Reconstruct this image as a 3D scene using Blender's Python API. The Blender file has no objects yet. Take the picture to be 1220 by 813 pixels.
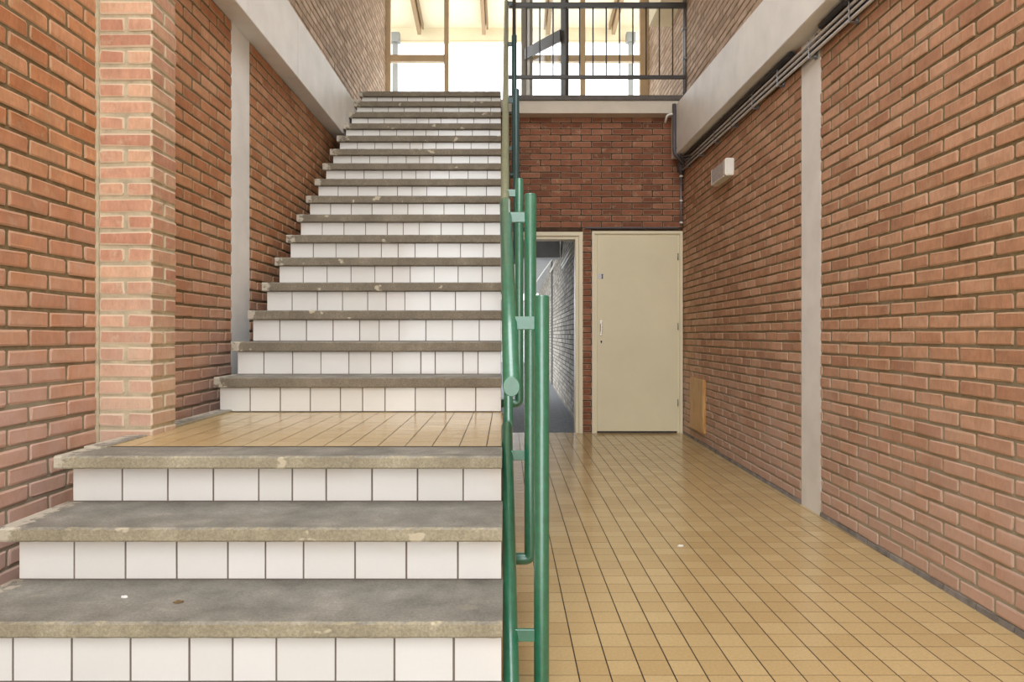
import bpy, bmesh, math, random
from mathutils import Vector, Matrix

scn = bpy.context.scene
COL = scn.collection
EYE = 1.006            # eye height above the hall floor
F = 870.0              # focal length in pixels of the 1220 px wide frame
VX, VY = 604.0, 399.0  # vanishing point

# ------------------------------------------------------------------ camera
cam_d = bpy.data.cameras.new('camera')
cam = bpy.data.objects.new('camera', cam_d)
COL.objects.link(cam)
cam.location = (0, 0, EYE)
cam.rotation_euler = (math.radians(90), 0, 0)
cam_d.sensor_width = 36.0
cam_d.lens = F / 1220 * 36.0
cam_d.shift_x = (610 - VX) / 1220
cam_d.shift_y = (VY - 406.5) / 1220
cam_d.clip_start = 0.05
cam_d.clip_end = 300
scn.camera = cam

# ------------------------------------------------------------------ world (bright overcast sky)
w = bpy.data.worlds.new('sky')
scn.world = w
w.use_nodes = True
wn = w.node_tree.nodes
wl = w.node_tree.links
bg = wn['Background']
tc = wn.new('ShaderNodeTexCoord')
sep = wn.new('ShaderNodeSeparateXYZ')
rmp = wn.new('ShaderNodeValToRGB')
rmp.color_ramp.elements[0].position = 0.45
rmp.color_ramp.elements[0].color = (0.80, 0.80, 0.78, 1)
rmp.color_ramp.elements[1].position = 0.52
rmp.color_ramp.elements[1].color = (0.95, 0.985, 1.02, 1)
zen = rmp.color_ramp.elements.new(1.0); zen.color = (1.75, 1.82, 1.9, 1)
mr = wn.new('ShaderNodeMapRange')
mr.inputs['From Min'].default_value = -1
wl.new(tc.outputs['Generated'], sep.inputs[0])
wl.new(sep.outputs['Z'], mr.inputs['Value'])
wl.new(mr.outputs[0], rmp.inputs[0])
wl.new(rmp.outputs[0], bg.inputs['Color'])
bg.inputs['Strength'].default_value = 1.0

# soft daylight coming in through the glazed entrance behind the viewer and the added ceiling opening
def area(name, loc, rot, sx, sy, power, col=(1, 1, 1)):
    l = bpy.data.lights.new(name, 'AREA')
    l.shape = 'RECTANGLE'; l.size = sx; l.size_y = sy; l.energy = power; l.color = col
    o = bpy.data.objects.new(name, l); COL.objects.link(o)
    o.location = loc; o.rotation_euler = rot
    return o
for a_ in (area('entrance_portal', (0.1, -2.75, 3.1), (math.radians(90), 0, 0), 3.3, 6.2, 1),
           area('added_opening_portal', (0.1, 1.5, 6.28), (0, 0, 0), 2.5, 4.2, 1),
           area('window_portal', (0.1, 9.62, 4.9), (math.radians(-90), 0, 0), 3.3, 2.9, 1)):
    a_.data.cycles.is_portal = True

scn.view_settings.view_transform = 'Standard'
scn.view_settings.look = 'None'
scn.view_settings.gamma = 1
scn.view_settings.use_curve_mapping = False
scn.view_settings.exposure = 1.98

# ------------------------------------------------------------------ helpers
def S(r, g, b):
    def f(c):
        c /= 255.0
        return c / 12.92 if c <= 0.04045 else ((c + 0.055) / 1.055) ** 2.4
    return (f(r), f(g), f(b), 1)

def px(x, y, d):
    """point seen at pixel (x, y) at depth d"""
    return Vector(((x - VX) * d / F, d, EYE + (VY - y) * d / F))

def tag(o, label=None, cat=None, group=None, kind=None):
    if label: o['label'] = label
    if cat: o['category'] = cat
    if group: o['group'] = group
    if kind: o['kind'] = kind
    return o

def empty(name, loc):
    o = bpy.data.objects.new(name, None); COL.objects.link(o)
    o.location = loc; o.empty_display_size = 0.1
    return o

def link_mesh(name, me, mats, parent=None):
    for m in mats: me.materials.append(m)
    o = bpy.data.objects.new(name, me); COL.objects.link(o)
    if parent:
        o.parent = parent
        o.matrix_parent_inverse = Matrix.Translation(-Vector(world_loc(parent)))
    return o

def world_loc(o):
    v = Vector(o.location)
    # parents hold only translations; children carry world-space meshes
    if o.parent: v = Vector(o.get('wl', (0, 0, 0)))
    return v

def obj(name, bm, mats, parent=None, smooth=False):
    me = bpy.data.meshes.new(name)
    bmesh.ops.recalc_face_normals(bm, faces=bm.faces)
    bm.to_mesh(me); bm.free()
    if smooth:
        for p in me.polygons: p.use_smooth = True
    if not isinstance(mats, (list, tuple)): mats = [mats]
    return link_mesh(name, me, mats, parent)

def box(bm, x0, x1, y0, y1, z0, z1, mi=0, bev=0.0, seg=2):
    r = bmesh.ops.create_cube(bm, size=1)
    vs = r['verts']
    for v in vs:
        v.co = Vector(((x0 + x1) / 2 + v.co.x * (x1 - x0), (y0 + y1) / 2 + v.co.y * (y1 - y0), (z0 + z1) / 2 + v.co.z * (z1 - z0)))
    fs = set(f for v in vs for f in v.link_faces)
    for f in fs: f.material_index = mi
    if bev > 0:
        es = list(set(e for v in vs for e in v.link_edges))
        r = bmesh.ops.bevel(bm, geom=es, offset=bev, segments=seg, affect='EDGES', profile=0.5)
        for f in r['faces']: f.material_index = mi

def hexa(bm, pts, mi=0):
    """8 points: bottom loop of four then top loop of four"""
    v = [bm.verts.new(p) for p in pts]
    for idx in ((0, 3, 2, 1), (4, 5, 6, 7), (0, 1, 5, 4), (1, 2, 6, 5), (2, 3, 7, 6), (3, 0, 4, 7)):
        f = bm.faces.new([v[i] for i in idx]); f.material_index = mi

def prism_x(bm, poly, x0, x1, mi=0):
    """extrude a (y,z) polygon along x"""
    a = [bm.verts.new((x0, p[0], p[1])) for p in poly]
    b = [bm.verts.new((x1, p[0], p[1])) for p in poly]
    f = bm.faces.new(a); f.material_index = mi
    f = bm.faces.new(b[::-1]); f.material_index = mi
    n = len(poly)
    for i in range(n):
        f = bm.faces.new([a[i], b[i], b[(i + 1) % n], a[(i + 1) % n]]); f.material_index = mi

def tube(bm, pts, r, n=20, cap=True, mi=0, bevel=0.0, vcut=False):
    """tube along a polyline with bevelled flat ends"""
    pts = [Vector(p) for p in pts]
    rings = []
    L = len(pts)
    up0 = Vector((0, 0, 1))
    stations = []
    for i, p in enumerate(pts):
        if i == 0: t = (pts[1] - p).normalized()
        elif i == L - 1: t = (p - pts[i - 1]).normalized()
        else: t = ((pts[i + 1] - p).normalized() + (p - pts[i - 1]).normalized()).normalized()
        if i == 0 and bevel: stations.append((p, t, r - bevel)); stations.append((p + t * bevel, t, r))
        elif i == L - 1 and bevel: stations.append((p - t * bevel, t, r)); stations.append((p, t, r - bevel))
        else: stations.append((p, t, r))
    ref = None
    for p, t, rr in stations:
        if ref is None:
            ref = up0 if abs(t.dot(up0)) < 0.9 else Vector((1, 0, 0))
        a = (ref - t * ref.dot(t)).normalized()
        ref = a
        b = t.cross(a)
        if vcut:      # ends sawn off in a vertical plane across the stair
            ring = [a * (math.cos(k * 2 * math.pi / n) * rr) + b * (math.sin(k * 2 * math.pi / n) * rr) for k in range(n)]
            rings.append([bm.verts.new(p + q - t * (q.y / t.y)) for q in ring]); continue
        rings.append([bm.verts.new(p + a * (math.cos(k * 2 * math.pi / n) * rr) + b * (math.sin(k * 2 * math.pi / n) * rr)) for k in range(n)])
    for i in range(len(rings) - 1):
        for k in range(n):
            f = bm.faces.new([rings[i][k], rings[i][(k + 1) % n], rings[i + 1][(k + 1) % n], rings[i + 1][k]])
            f.smooth = True; f.material_index = mi
    if cap:
        f = bm.faces.new(rings[0][::-1]); f.material_index = mi
        f = bm.faces.new(rings[-1]); f.material_index = mi

def bent(p0, corner, p1, r, n=6):
    """polyline p0 -> rounded corner -> p1"""
    p0, c, p1 = Vector(p0), Vector(corner), Vector(p1)
    a = c + (p0 - c).normalized() * r
    b = c + (p1 - c).normalized() * r
    out = [p0]
    for i in range(n + 1):
        t = i / n
        out.append(a * (1 - t) ** 2 + c * 2 * t * (1 - t) + b * t * t)
    out.append(p1)
    return out

# ------------------------------------------------------------------ materials
def newmat(name):
    m = bpy.data.materials.new(name); m.use_nodes = True
    nt = m.node_tree
    return m, nt, nt.nodes, nt.links, nt.nodes['Principled BSDF']

def noise(N, L, scale, detail=4, rough=0.6, vec=None):
    t = N.new('ShaderNodeTexNoise')
    t.inputs['Scale'].default_value = scale
    t.inputs['Detail'].default_value = detail
    t.inputs['Roughness'].default_value = rough
    if vec is None:
        c = N.new('ShaderNodeTexCoord'); vec = c.outputs['Object']
    L.new(vec, t.inputs['Vector'])
    return t

def ramp(N, L, src, stops):
    r = N.new('ShaderNodeValToRGB')
    els = r.color_ramp.elements
    while len(els) < len(stops): els.new(0.5)
    for e, (p, c) in zip(els, stops):
        e.position = p; e.color = c
    L.new(src, r.inputs[0])
    return r

def mix(N, L, fac, a, b, mode='MIX'):
    m = N.new('ShaderNodeMix'); m.data_type = 'RGBA'; m.blend_type = mode
    for sock, v in ((m.inputs[0], fac), (m.inputs[6], a), (m.inputs[7], b)):
        if hasattr(v, 'links') or hasattr(v, 'is_linked'): L.new(v, sock)
        else: sock.default_value = v
    return m.outputs[2]

def bump(N, L, bsdf, h, strength=0.3, dist=0.003):
    b = N.new('ShaderNodeBump')
    b.inputs['Strength'].default_value = strength
    b.inputs['Distance'].default_value = dist
    L.new(h, b.inputs['Height']); L.new(b.outputs[0], bsdf.inputs['Normal'])

def simple(name, col, rough=0.5, metal=0.0, var=0.06, nscale=6, bumps=0.0, bscale=60, spec=0.5, coat=0.0):
    m, nt, N, L, B = newmat(name)
    t = noise(N, L, nscale, 5)
    d = tuple(max(0, c * (1 - var * 2.2)) for c in col[:3]) + (1,)
    h = tuple(min(1, c * (1 + var * 1.4)) for c in col[:3]) + (1,)
    r = ramp(N, L, t.outputs[0], [(0.3, d), (0.7, h)])
    L.new(r.outputs[0], B.inputs['Base Color'])
    B.inputs['Roughness'].default_value = rough
    B.inputs['Metallic'].default_value = metal
    B.inputs['Specular IOR Level'].default_value = spec
    if coat: B.inputs['Coat Weight'].default_value = coat; B.inputs['Coat Roughness'].default_value = 0.1
    if bumps:
        t2 = noise(N, L, bscale, 4)
        bump(N, L, B, t2.outputs[0], bumps, 0.002)
    return m

def bloom_mask(N, L, c, top, lo=0.10, hi=0.42):
    sp = N.new('ShaderNodeSeparateXYZ'); L.new(c.outputs['Object'], sp.inputs[0])
    t2 = noise(N, L, 3.2, 5, 0.7, c.outputs['Object'])
    mrn = N.new('ShaderNodeMapRange'); mrn.inputs['From Min'].default_value = top; mrn.inputs['From Max'].default_value = 0.0
    L.new(sp.outputs['Z'], mrn.inputs['Value'])
    mu = N.new('ShaderNodeMath'); mu.operation = 'MULTIPLY'
    L.new(mrn.outputs[0], mu.inputs[0]); L.new(t2.outputs[0], mu.inputs[1])
    return ramp(N, L, mu.outputs[0], [(lo, (0, 0, 0, 1)), (hi, (1, 1, 1, 1))]).outputs[0]

def brick_mat(name, stops, mottled=0.35, bloom=0.0, bloom_col=S(200, 185, 170), edge=0.36, edge_col=S(196, 176, 146), btop=1.4):
    m, nt, N, L, B = newmat(name)
    at = N.new('ShaderNodeAttribute'); at.attribute_name = 'rnd'; at.attribute_type = 'GEOMETRY'
    r = ramp(N, L, at.outputs['Fac'], stops)
    c = N.new('ShaderNodeTexCoord')
    mpp = N.new('ShaderNodeMapping'); mpp.inputs['Scale'].default_value = (1, 1, 0.4); L.new(c.outputs['Object'], mpp.inputs[0])
    t = noise(N, L, 62, 6, 0.75, mpp.outputs[0])
    t3 = noise(N, L, 9, 3, 0.6, c.outputs['Object'])
    dk = ramp(N, L, t.outputs[0], [(0.3, (0.78, 0.74, 0.70, 1)), (0.7, (1.25, 1.24, 1.22, 1))])
    col = mix(N, L, mottled, r.outputs[0], dk.outputs[0], 'MULTIPLY')
    dk2 = ramp(N, L, t3.outputs[0], [(0.35, (0.80, 0.78, 0.74, 1)), (0.65, (1.18, 1.18, 1.18, 1))])
    col = mix(N, L, 0.5, col, dk2.outputs[0], 'MULTIPLY')
    ae = N.new('ShaderNodeAttribute'); ae.attribute_name = 'edge'
    me_ = N.new('ShaderNodeMath'); me_.operation = 'MULTIPLY'; me_.inputs[1].default_value = edge
    L.new(ae.outputs['Fac'], me_.inputs[0])
    col = mix(N, L, me_.outputs[0], col, edge_col)
    sm = noise(N, L, 13, 5, 0.75, c.outputs['Object'])
    smr = ramp(N, L, sm.outputs[0], [(0.56, (0, 0, 0, 1)), (0.72, (0.55, 0.55, 0.55, 1))])
    col = mix(N, L, smr.outputs[0], col, edge_col)
    if bloom:
        bm_ = bloom_mask(N, L, c, btop)
        mb = N.new('ShaderNodeMath'); mb.operation = 'MULTIPLY'; mb.inputs[1].default_value = bloom
        L.new(bm_, mb.inputs[0])
        col = mix(N, L, mb.outputs[0], col, bloom_col)
    L.new(col, B.inputs['Base Color'])
    B.inputs['Roughness'].default_value = 0.72
    B.inputs['Specular IOR Level'].default_value = 0.35
    bump(N, L, B, t.outputs[0], 0.55, 0.004)
    return m

M = {}
M['brick_left'] = brick_mat('orange red brick', [(0.0, S(176, 118, 80)), (0.35, S(190, 132, 92)), (0.65, S(196, 142, 102)), (1.0, S(204, 154, 118))], 0.6, 0.85, S(212, 180, 166), btop=2.1)
M['brick_right'] = brick_mat('pinkish brown brick', [(0.0, S(176, 130, 102)), (0.35, S(190, 144, 114)), (0.65, S(197, 152, 122)), (1.0, S(206, 164, 136))], 0.6, 0.6, S(206, 180, 168), btop=1.2)
M['brick_upper'] = brick_mat('pale upper brick', [(0.0, S(170, 142, 120)), (0.35, S(186, 158, 134)), (0.65, S(196, 168, 146)), (1.0, S(208, 182, 160))], 0.6)  # upper walls set paler than the brick below
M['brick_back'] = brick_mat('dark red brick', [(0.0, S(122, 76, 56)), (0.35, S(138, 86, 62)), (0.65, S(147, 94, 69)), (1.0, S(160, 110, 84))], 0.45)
M['brick_pillar'] = brick_mat('smeared pink brick', [(0.0, S(184, 134, 110)), (0.35, S(196, 148, 122)), (0.65, S(202, 158, 132)), (1.0, S(210, 172, 142))], 0.6, 0.8, S(214, 196, 176), edge=0.7, edge_col=S(214, 200, 172), btop=1.6)
M['brick_grey'] = brick_mat('grey painted brick', [(0.0, S(112, 109, 103)), (0.35, S(140, 136, 128)), (0.65, S(160, 156, 148)), (1.0, S(180, 175, 166))], 0.6)
M['mortar_dark'] = simple('dark weathered mortar', S(122, 104, 76), 0.95, var=0.18, nscale=14, bumps=0.6, bscale=120)
def mortar(name, col, low_col, top):
    m, nt, N, L, B = newmat(name)
    c = N.new('ShaderNodeTexCoord')
    t = noise(N, L, 30, 6, 0.7, c.outputs['Object'])
    r = ramp(N, L, t.outputs[0], [(0.3, tuple(v * 0.7 for v in col[:3]) + (1,)), (0.7, tuple(v * 1.2 for v in col[:3]) + (1,))])
    L.new(mix(N, L, bloom_mask(N, L, c, top, 0.1, 0.4), r.outputs[0], low_col), B.inputs['Base Color'])
    B.inputs['Roughness'].default_value = 0.95
    t2 = noise(N, L, 140, 4, 0.7, c.outputs['Object'])
    bump(N, L, B, t2.outputs[0], 0.8, 0.004)
    return m
M['mortar_dark'] = mortar('dark weathered mortar', S(126, 110, 78), S(168, 160, 140), 1.5)
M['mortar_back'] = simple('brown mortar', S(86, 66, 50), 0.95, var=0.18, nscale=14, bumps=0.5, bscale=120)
M['mortar_light'] = simple('pale smeared mortar', S(190, 178, 150), 0.95, var=0.12, nscale=18, bumps=0.6, bscale=120)
M['mortar_black'] = simple('blackish mortar', S(60, 54, 48), 0.95, var=0.18, nscale=14)
M['concrete_white'] = simple('white painted concrete', S(242, 241, 236), 0.55, var=0.045, nscale=3.5, bumps=0.12, bscale=25)
M['cream'] = simple('cream gloss paint', S(238, 228, 196), 0.38, var=0.025, nscale=2.5)
M['cream_door'] = simple('cream flush door paint', S(232, 222, 188), 0.42, var=0.03, nscale=1.6)
M['slab_edge'] = simple('grey stone edging', S(98, 92, 86), 0.6, var=0.12, nscale=20)
M['plaster'] = simple('cream plaster', S(216, 208, 192), 0.7, var=0.03)
M['green'] = simple('green gloss paint', S(34, 108, 78), 0.33, var=0.10, nscale=45, bumps=0.25, bscale=160, spec=1.0, coat=0.5)
M['olive'] = simple('worn olive green rail paint', S(126, 128, 100), 0.32, var=0.08, nscale=20, spec=0.6)  # handrail colour set to olive, apart from the green tubes
M['teal'] = simple('silhouetted green rail paint', S(46, 74, 72), 0.35, var=0.08, nscale=30)  # same green paint, with its silhouette darkness put into the colour
M['anthracite'] = simple('anthracite steel paint', S(66, 64, 62), 0.4, var=0.06)
M['galv'] = simple('galvanised steel', S(150, 152, 156), 0.35, metal=0.6, var=0.1, nscale=30)
M['conduit'] = simple('grey plastic conduit', S(214, 214, 214), 0.3, var=0.04)
M['cable'] = simple('black cable sheath', S(42, 42, 46), 0.5, var=0.1)
M['darkpipe'] = simple('dark grey conduit', S(88, 84, 86), 0.5, var=0.06)
M['brown_frame'] = simple('brown timber window paint', S(205, 182, 146), 0.5, var=0.05)
M['rafter'] = simple('brown rafter timber', S(140, 112, 76), 0.6, var=0.05)
M['post_grey'] = simple('grey canopy post paint', S(122, 122, 116), 0.5, var=0.05)
M['wood'] = None
M['white_plastic'] = simple('aged white plastic', S(244, 242, 232), 0.4, var=0.02)
M['lens'] = simple('smoky ribbed lens plastic', S(205, 202, 202), 0.25, var=0.12, nscale=40)
M['chrome'] = simple('bright steel', S(225, 225, 220), 0.2, metal=0.8, var=0.03)
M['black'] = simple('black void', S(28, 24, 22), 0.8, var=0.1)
M['blue'] = simple('navy print', S(60, 70, 100), 0.5, var=0.02)
M['skirting'] = simple('dark grey skirting brick', S(138, 132, 126), 0.6, var=0.2, nscale=12, bumps=0.5, bscale=60)
M['asphalt'] = simple('grey asphalt', S(140, 143, 148), 0.7, var=0.3, nscale=60, bumps=0.5, bscale=150)
M['canopy'] = simple('cream canopy boards', S(222, 209, 178), 0.7, var=0.02)
M['leaf'] = simple('dry brown leaf', S(110, 90, 60), 0.8, var=0.1)
M['paper'] = simple('white scrap', S(235, 235, 230), 0.8, var=0.01)
M['grey_paint'] = simple('grey steel paint', S(150, 146, 136), 0.45, var=0.05)
M['ceiling_grey'] = simple('grey concrete soffit', S(205, 205, 205), 0.8, var=0.06)

# glass: clear pane with a fresnel reflection
m, nt, N, L, B = newmat('window glass')
N.remove(B)
tr = N.new('ShaderNodeBsdfTransparent'); tr.inputs[0].default_value = (0.96, 0.97, 0.97, 1)
gl = N.new('ShaderNodeBsdfGlossy'); gl.inputs['Roughness'].default_value = 0.03
lw = N.new('ShaderNodeLayerWeight'); lw.inputs[0].default_value = 0.5
pw = N.new('ShaderNodeMath'); pw.operation = 'POWER'; pw.inputs[1].default_value = 5
ml = N.new('ShaderNodeMath'); ml.operation = 'MULTIPLY_ADD'; ml.inputs[1].default_value = 0.9; ml.inputs[2].default_value = 0.04
L.new(lw.outputs['Facing'], pw.inputs[0]); L.new(pw.outputs[0], ml.inputs[0])
mx = N.new('ShaderNodeMixShader')
L.new(ml.outputs[0], mx.inputs[0]); L.new(tr.outputs[0], mx.inputs[1]); L.new(gl.outputs[0], mx.inputs[2])
L.new(mx.outputs[0], N['Material Output'].inputs[0])
M['glass'] = m

# wood board
m, nt, N, L, B = newmat('varnished pine')
c = N.new('ShaderNodeTexCoord'); mp = N.new('ShaderNodeMapping')
mp.inputs['Scale'].default_value = (18, 18, 1.6); L.new(c.outputs['Object'], mp.inputs[0])
t = noise(N, L, 3, 6, 0.6, mp.outputs[0])
r = ramp(N, L, t.outputs[0], [(0.3, S(176, 122, 62)), (0.55, S(212, 166, 100)), (0.75, S(226, 186, 124))])
L.new(r.outputs[0], B.inputs['Base Color']); B.inputs['Roughness'].default_value = 0.4
M['wood'] = m

# glazed floor tile with per-tile variation
def tile_mat(name, stops, rough, spots=True, spec=0.5, speck=0.25):
    m, nt, N, L, B = newmat(name)
    at = N.new('ShaderNodeAttribute'); at.attribute_name = 'rnd'
    r = ramp(N, L, at.outputs['Fac'], stops)
    t = noise(N, L, 110, 4, 0.7)
    t2 = noise(N, L, 1.1, 2, 0.5)
    k = ramp(N, L, t.outputs[0], [(0.35, (0.84, 0.82, 0.78, 1)), (0.65, (1.1, 1.1, 1.1, 1))])
    col = mix(N, L, speck, r.outputs[0], k.outputs[0], 'MULTIPLY')
    k2 = ramp(N, L, t2.outputs[0], [(0.3, (0.93, 0.92, 0.91, 1)), (0.7, (1.05, 1.05, 1.05, 1))])
    col = mix(N, L, 0.7 if spots else 0.2, col, k2.outputs[0], 'MULTIPLY')
    L.new(col, B.inputs['Base Color'])
    rr = ramp(N, L, t2.outputs[0], [(0.3, (rough * 0.9,) * 3 + (1,)), (0.7, (rough * 1.15,) * 3 + (1,))])
    L.new(rr.outputs[0], B.inputs['Roughness'])
    B.inputs['Specular IOR Level'].default_value = spec
    return m
M['floor_tile'] = tile_mat('ochre floor tile', [(0.0, S(187, 161, 114)), (0.5, S(192, 167, 120)), (1.0, S(198, 174, 127))], 0.19, speck=0.55)
M['floor_grout'] = simple('dark floor grout', S(50, 38, 24), 0.85, var=0.1)
M['white_tile'] = tile_mat('white glazed tile', [(0.0, S(228, 227, 220)), (0.5, S(232, 231, 225)), (1.0, S(236, 235, 230))], 0.09, False, 0.6, 0.05)
M['tile_grout'] = simple('grey tile grout', S(120, 108, 98), 0.85, var=0.1)

# worn concrete of the treads: paler chipped front, dark trodden top, white daubs on the left end
def concrete(name, f0, f1, f2):
    m, nt, N, L, B = newmat(name)
    c = N.new('ShaderNodeTexCoord')
    t = noise(N, L, 7, 6, 0.65, c.outputs['Object'])
    g = noise(N, L, 125, 6, 0.85, c.outputs['Object'])
    topc = ramp(N, L, t.outputs[0], [(0.3, S(108, 106, 98)), (0.55, S(136, 133, 124)), (0.75, S(160, 156, 146))])
    frc = ramp(N, L, t.outputs[0], [(0.3, f0), (0.55, f1), (0.72, f2)])
    geo = N.new('ShaderNodeNewGeometry'); sp = N.new('ShaderNodeSeparateXYZ'); L.new(geo.outputs['Normal'], sp.inputs[0])
    up = ramp(N, L, sp.outputs['Z'], [(0.55, (0, 0, 0, 1)), (0.85, (1, 1, 1, 1))])
    col = mix(N, L, up.outputs[0], frc.outputs[0], topc.outputs[0])
    gr = ramp(N, L, g.outputs[0], [(0.36, (0.4, 0.4, 0.38, 1)), (0.64, (1.5, 1.5, 1.45, 1))])
    col = mix(N, L, 0.5, col, gr.outputs[0], 'MULTIPLY')
    # pale chips
    mp = N.new('ShaderNodeMapping'); mp.inputs['Scale'].default_value = (1, 1.5, 1.5); L.new(c.outputs['Object'], mp.inputs[0])
    ch = noise(N, L, 8.5, 3, 0.55, mp.outputs[0])
    chm = ramp(N, L, ch.outputs[0], [(0.665, (0, 0, 0, 1)), (0.69, (0.75, 0.75, 0.75, 1))])
    inv = N.new('ShaderNodeMath'); inv.operation = 'MULTIPLY_ADD'; inv.inputs[1].default_value = -0.85; inv.inputs[2].default_value = 1.0; L.new(up.outputs[0], inv.inputs[0])
    chf = N.new('ShaderNodeMath'); chf.operation = 'MULTIPLY'; L.new(chm.outputs[0], chf.inputs[0]); L.new(inv.outputs[0], chf.inputs[1])
    col = mix(N, L, chf.outputs[0], col, S(206, 196, 170))
    sx = N.new('ShaderNodeSeparateXYZ'); L.new(c.outputs['Object'], sx.inputs[0])
    lm = N.new('ShaderNodeMapRange'); lm.inputs['From Min'].default_value = -1.30; lm.inputs['From Max'].default_value = -1.44
    L.new(sx.outputs['X'], lm.inputs['Value'])
    wn_ = noise(N, L, 32, 3, 0.6, c.outputs['Object'])
    mm = N.new('ShaderNodeMath'); mm.operation = 'MULTIPLY'; L.new(lm.outputs[0], mm.inputs[0]); L.new(wn_.outputs[0], mm.inputs[1])
    lm2 = ramp(N, L, mm.outputs[0], [(0.36, (0, 0, 0, 1)), (0.44, (0.8, 0.8, 0.8, 1))])
    col = mix(N, L, lm2.outputs[0], col, S(198, 190, 172))
    L.new(col, B.inputs['Base Color']); B.inputs['Roughness'].default_value = 0.62
    bump(N, L, B, g.outputs[0], 0.6, 0.003)
    return m
M['tread'] = concrete('worn stair concrete', S(142, 134, 112), S(160, 152, 128), S(176, 168, 144))
M['tread_upper'] = concrete('darkened upper stair concrete', S(112, 102, 86), S(128, 118, 100), S(146, 136, 116))  # fronts darkened: backlit shade of the upper flight put into the colour

# ------------------------------------------------------------------ brick walls, every brick modelled
PITCH, COURSE = 0.2075, 0.063
def brick_wall(name, P0, D, NRM, u0, u1, z0, z1, mats, phu=0.0, phz=0.0, parity=0, holes=(), thick=0.2,
               joint=0.0125, depth=0.0045, seed=1, uclip=None, pattern='run', back=True, parent=None, jit=0.0021, bu=None):
    """P0 + D*u is the mortar face line, NRM points out of the wall; bricks stand proud of it by depth"""
    rnd = random.Random(seed)
    P0 = Vector(P0); D = Vector(D); NRM = Vector(NRM)
    verts, faces, mi, rv, ev = [], [], [], [], []
    def P(u, z, d): 
        p = P0 + D * u + NRM * d
        return (p.x, p.y, z)
    def brick(a, b, c, d_, r):
        if b - a < 0.012 or d_ - c < 0.008: return
        k = len(verts)
        j = lambda: rnd.uniform(-jit, jit)
        dep = depth + rnd.uniform(-0.0022, 0.0022)
        bv = 0.0055; bz = 0.0022
        q1, q2, q3, q4 = (min(rnd.uniform(0.002, 0.008), (b - a) * 0.3) for _ in range(4))
        base = [(a + q1, c), (b - q2, c), (b, c + q2), (b, d_ - q3), (b - q3, d_), (a + q4, d_), (a, d_ - q4), (a, c + q1)]
        base = [(p[0] + j(), p[1] + j()) for p in base]
        cen = ((a + b) / 2, (c + d_) / 2)
        hw, hh = (b - a) / 2, (d_ - c) / 2
        for p in base: verts.append(P(p[0], p[1], -0.002))
        for p in base: verts.append(P(p[0], p[1], dep - bz))
        for p in base:
            w_ = bv * rnd.uniform(0.5, 1.5)
            verts.append(P(cen[0] + (p[0] - cen[0]) * (1 - w_ / hw), cen[1] + (p[1] - cen[1]) * (1 - w_ / hh), dep + rnd.uniform(-0.0006, 0.0006)))
        for s_ in (0, 8):
            for q in range(8):
                faces.append((k + s_ + q, k + s_ + (q + 1) % 8, k + s_ + 8 + (q + 1) % 8, k + s_ + 8 + q)); mi.append(0); rv.append(r); ev.append(1.0)
        faces.append(tuple(range(k + 16, k + 24))); mi.append(0); rv.append(r); ev.append(0.0)
    n0 = int(math.floor((z0 - phz) / COURSE)); n1 = int(math.ceil((z1 - phz) / COURSE))
    for n in range(n0, n1):
        c = max(phz + n * COURSE + joint / 2, z0); d_ = min(phz + (n + 1) * COURSE - joint / 2, z1)
        if d_ - c < 0.008: continue
        spans = [(u0, u1)]
        if uclip: spans = uclip((c + d_) / 2, u0, u1)
        for (ha, hb, hc, hd) in holes:
            if hd > c + 0.004 and hc < d_ - 0.004:
                ns = []
                for (a, b) in spans:
                    if hb <= a or ha >= b: ns.append((a, b)); continue
                    if ha > a: ns.append((a, ha))
                    if hb < b: ns.append((hb, b))
                spans = ns
        off = phu + (PITCH / 2 if (n + parity) % 2 else 0.0)
        for (a, b) in spans:
            if pattern == 'pillar':
                js = [a, b] if (n + parity) % 2 else [a, (a + b) / 2, b]
                for q in range(len(js) - 1):
                    brick(js[q] + (joint / 2 if q else 0), js[q + 1] - (joint / 2 if q < len(js) - 2 else 0), c, d_, rnd.random())
                continue
            k0 = int(math.floor((a - off) / PITCH)); k1 = int(math.ceil((b - off) / PITCH))
            for k in range(k0, k1):
                ba = off + k * PITCH + joint / 2; bb = off + (k + 1) * PITCH - joint / 2
                r = rnd.random()
                ba2, bb2 = max(ba, a), min(bb, b)
                brick(ba2, bb2, c, d_, r)
    # mortar body: cells around the holes
    if back:
        m0, m1 = bu or (u0, u1)
        us = sorted(set([m0, m1] + [h for q in holes for h in q[:2] if m0 < h < m1]))
        zs = sorted(set([z0, z1] + [h for q in holes for h in q[2:] if z0 < h < z1]))
        for i in range(len(us) - 1):
            for k in range(len(zs) - 1):
                uc, zc = (us[i] + us[i + 1]) / 2, (zs[k] + zs[k + 1]) / 2
                if any(h[0] < uc < h[1] and h[2] < zc < h[3] for h in holes): continue
                b = len(verts)
                for dd in (0, -thick):
                    for (u, z) in ((us[i], zs[k]), (us[i + 1], zs[k]), (us[i + 1], zs[k + 1]), (us[i], zs[k + 1])): verts.append(P(u, z, dd))
                for f in ((0, 1, 2, 3), (7, 6, 5, 4), (0, 4, 5, 1), (1, 5, 6, 2), (2, 6, 7, 3), (3, 7, 4, 0)):
                    faces.append(tuple(b + q for q in f)); mi.append(1); rv.append(0.5); ev.append(0.0)
    me = bpy.data.meshes.new(name)
    me.from_pydata(verts, [], faces)
    a = me.attributes.new('rnd', 'FLOAT', 'FACE')
    a.data.foreach_set('value', rv)
    a = me.attributes.new('edge', 'FLOAT', 'FACE')
    a.data.foreach_set('value', ev)
    me.polygons.foreach_set('material_index', mi)
    me.update()
    return link_mesh(name, me, mats, parent)

ZR, YW, YB = 1.571, 9.48, 7.44    # left wall offset, window plane, rear wall plane
TOP = 6.2
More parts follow.
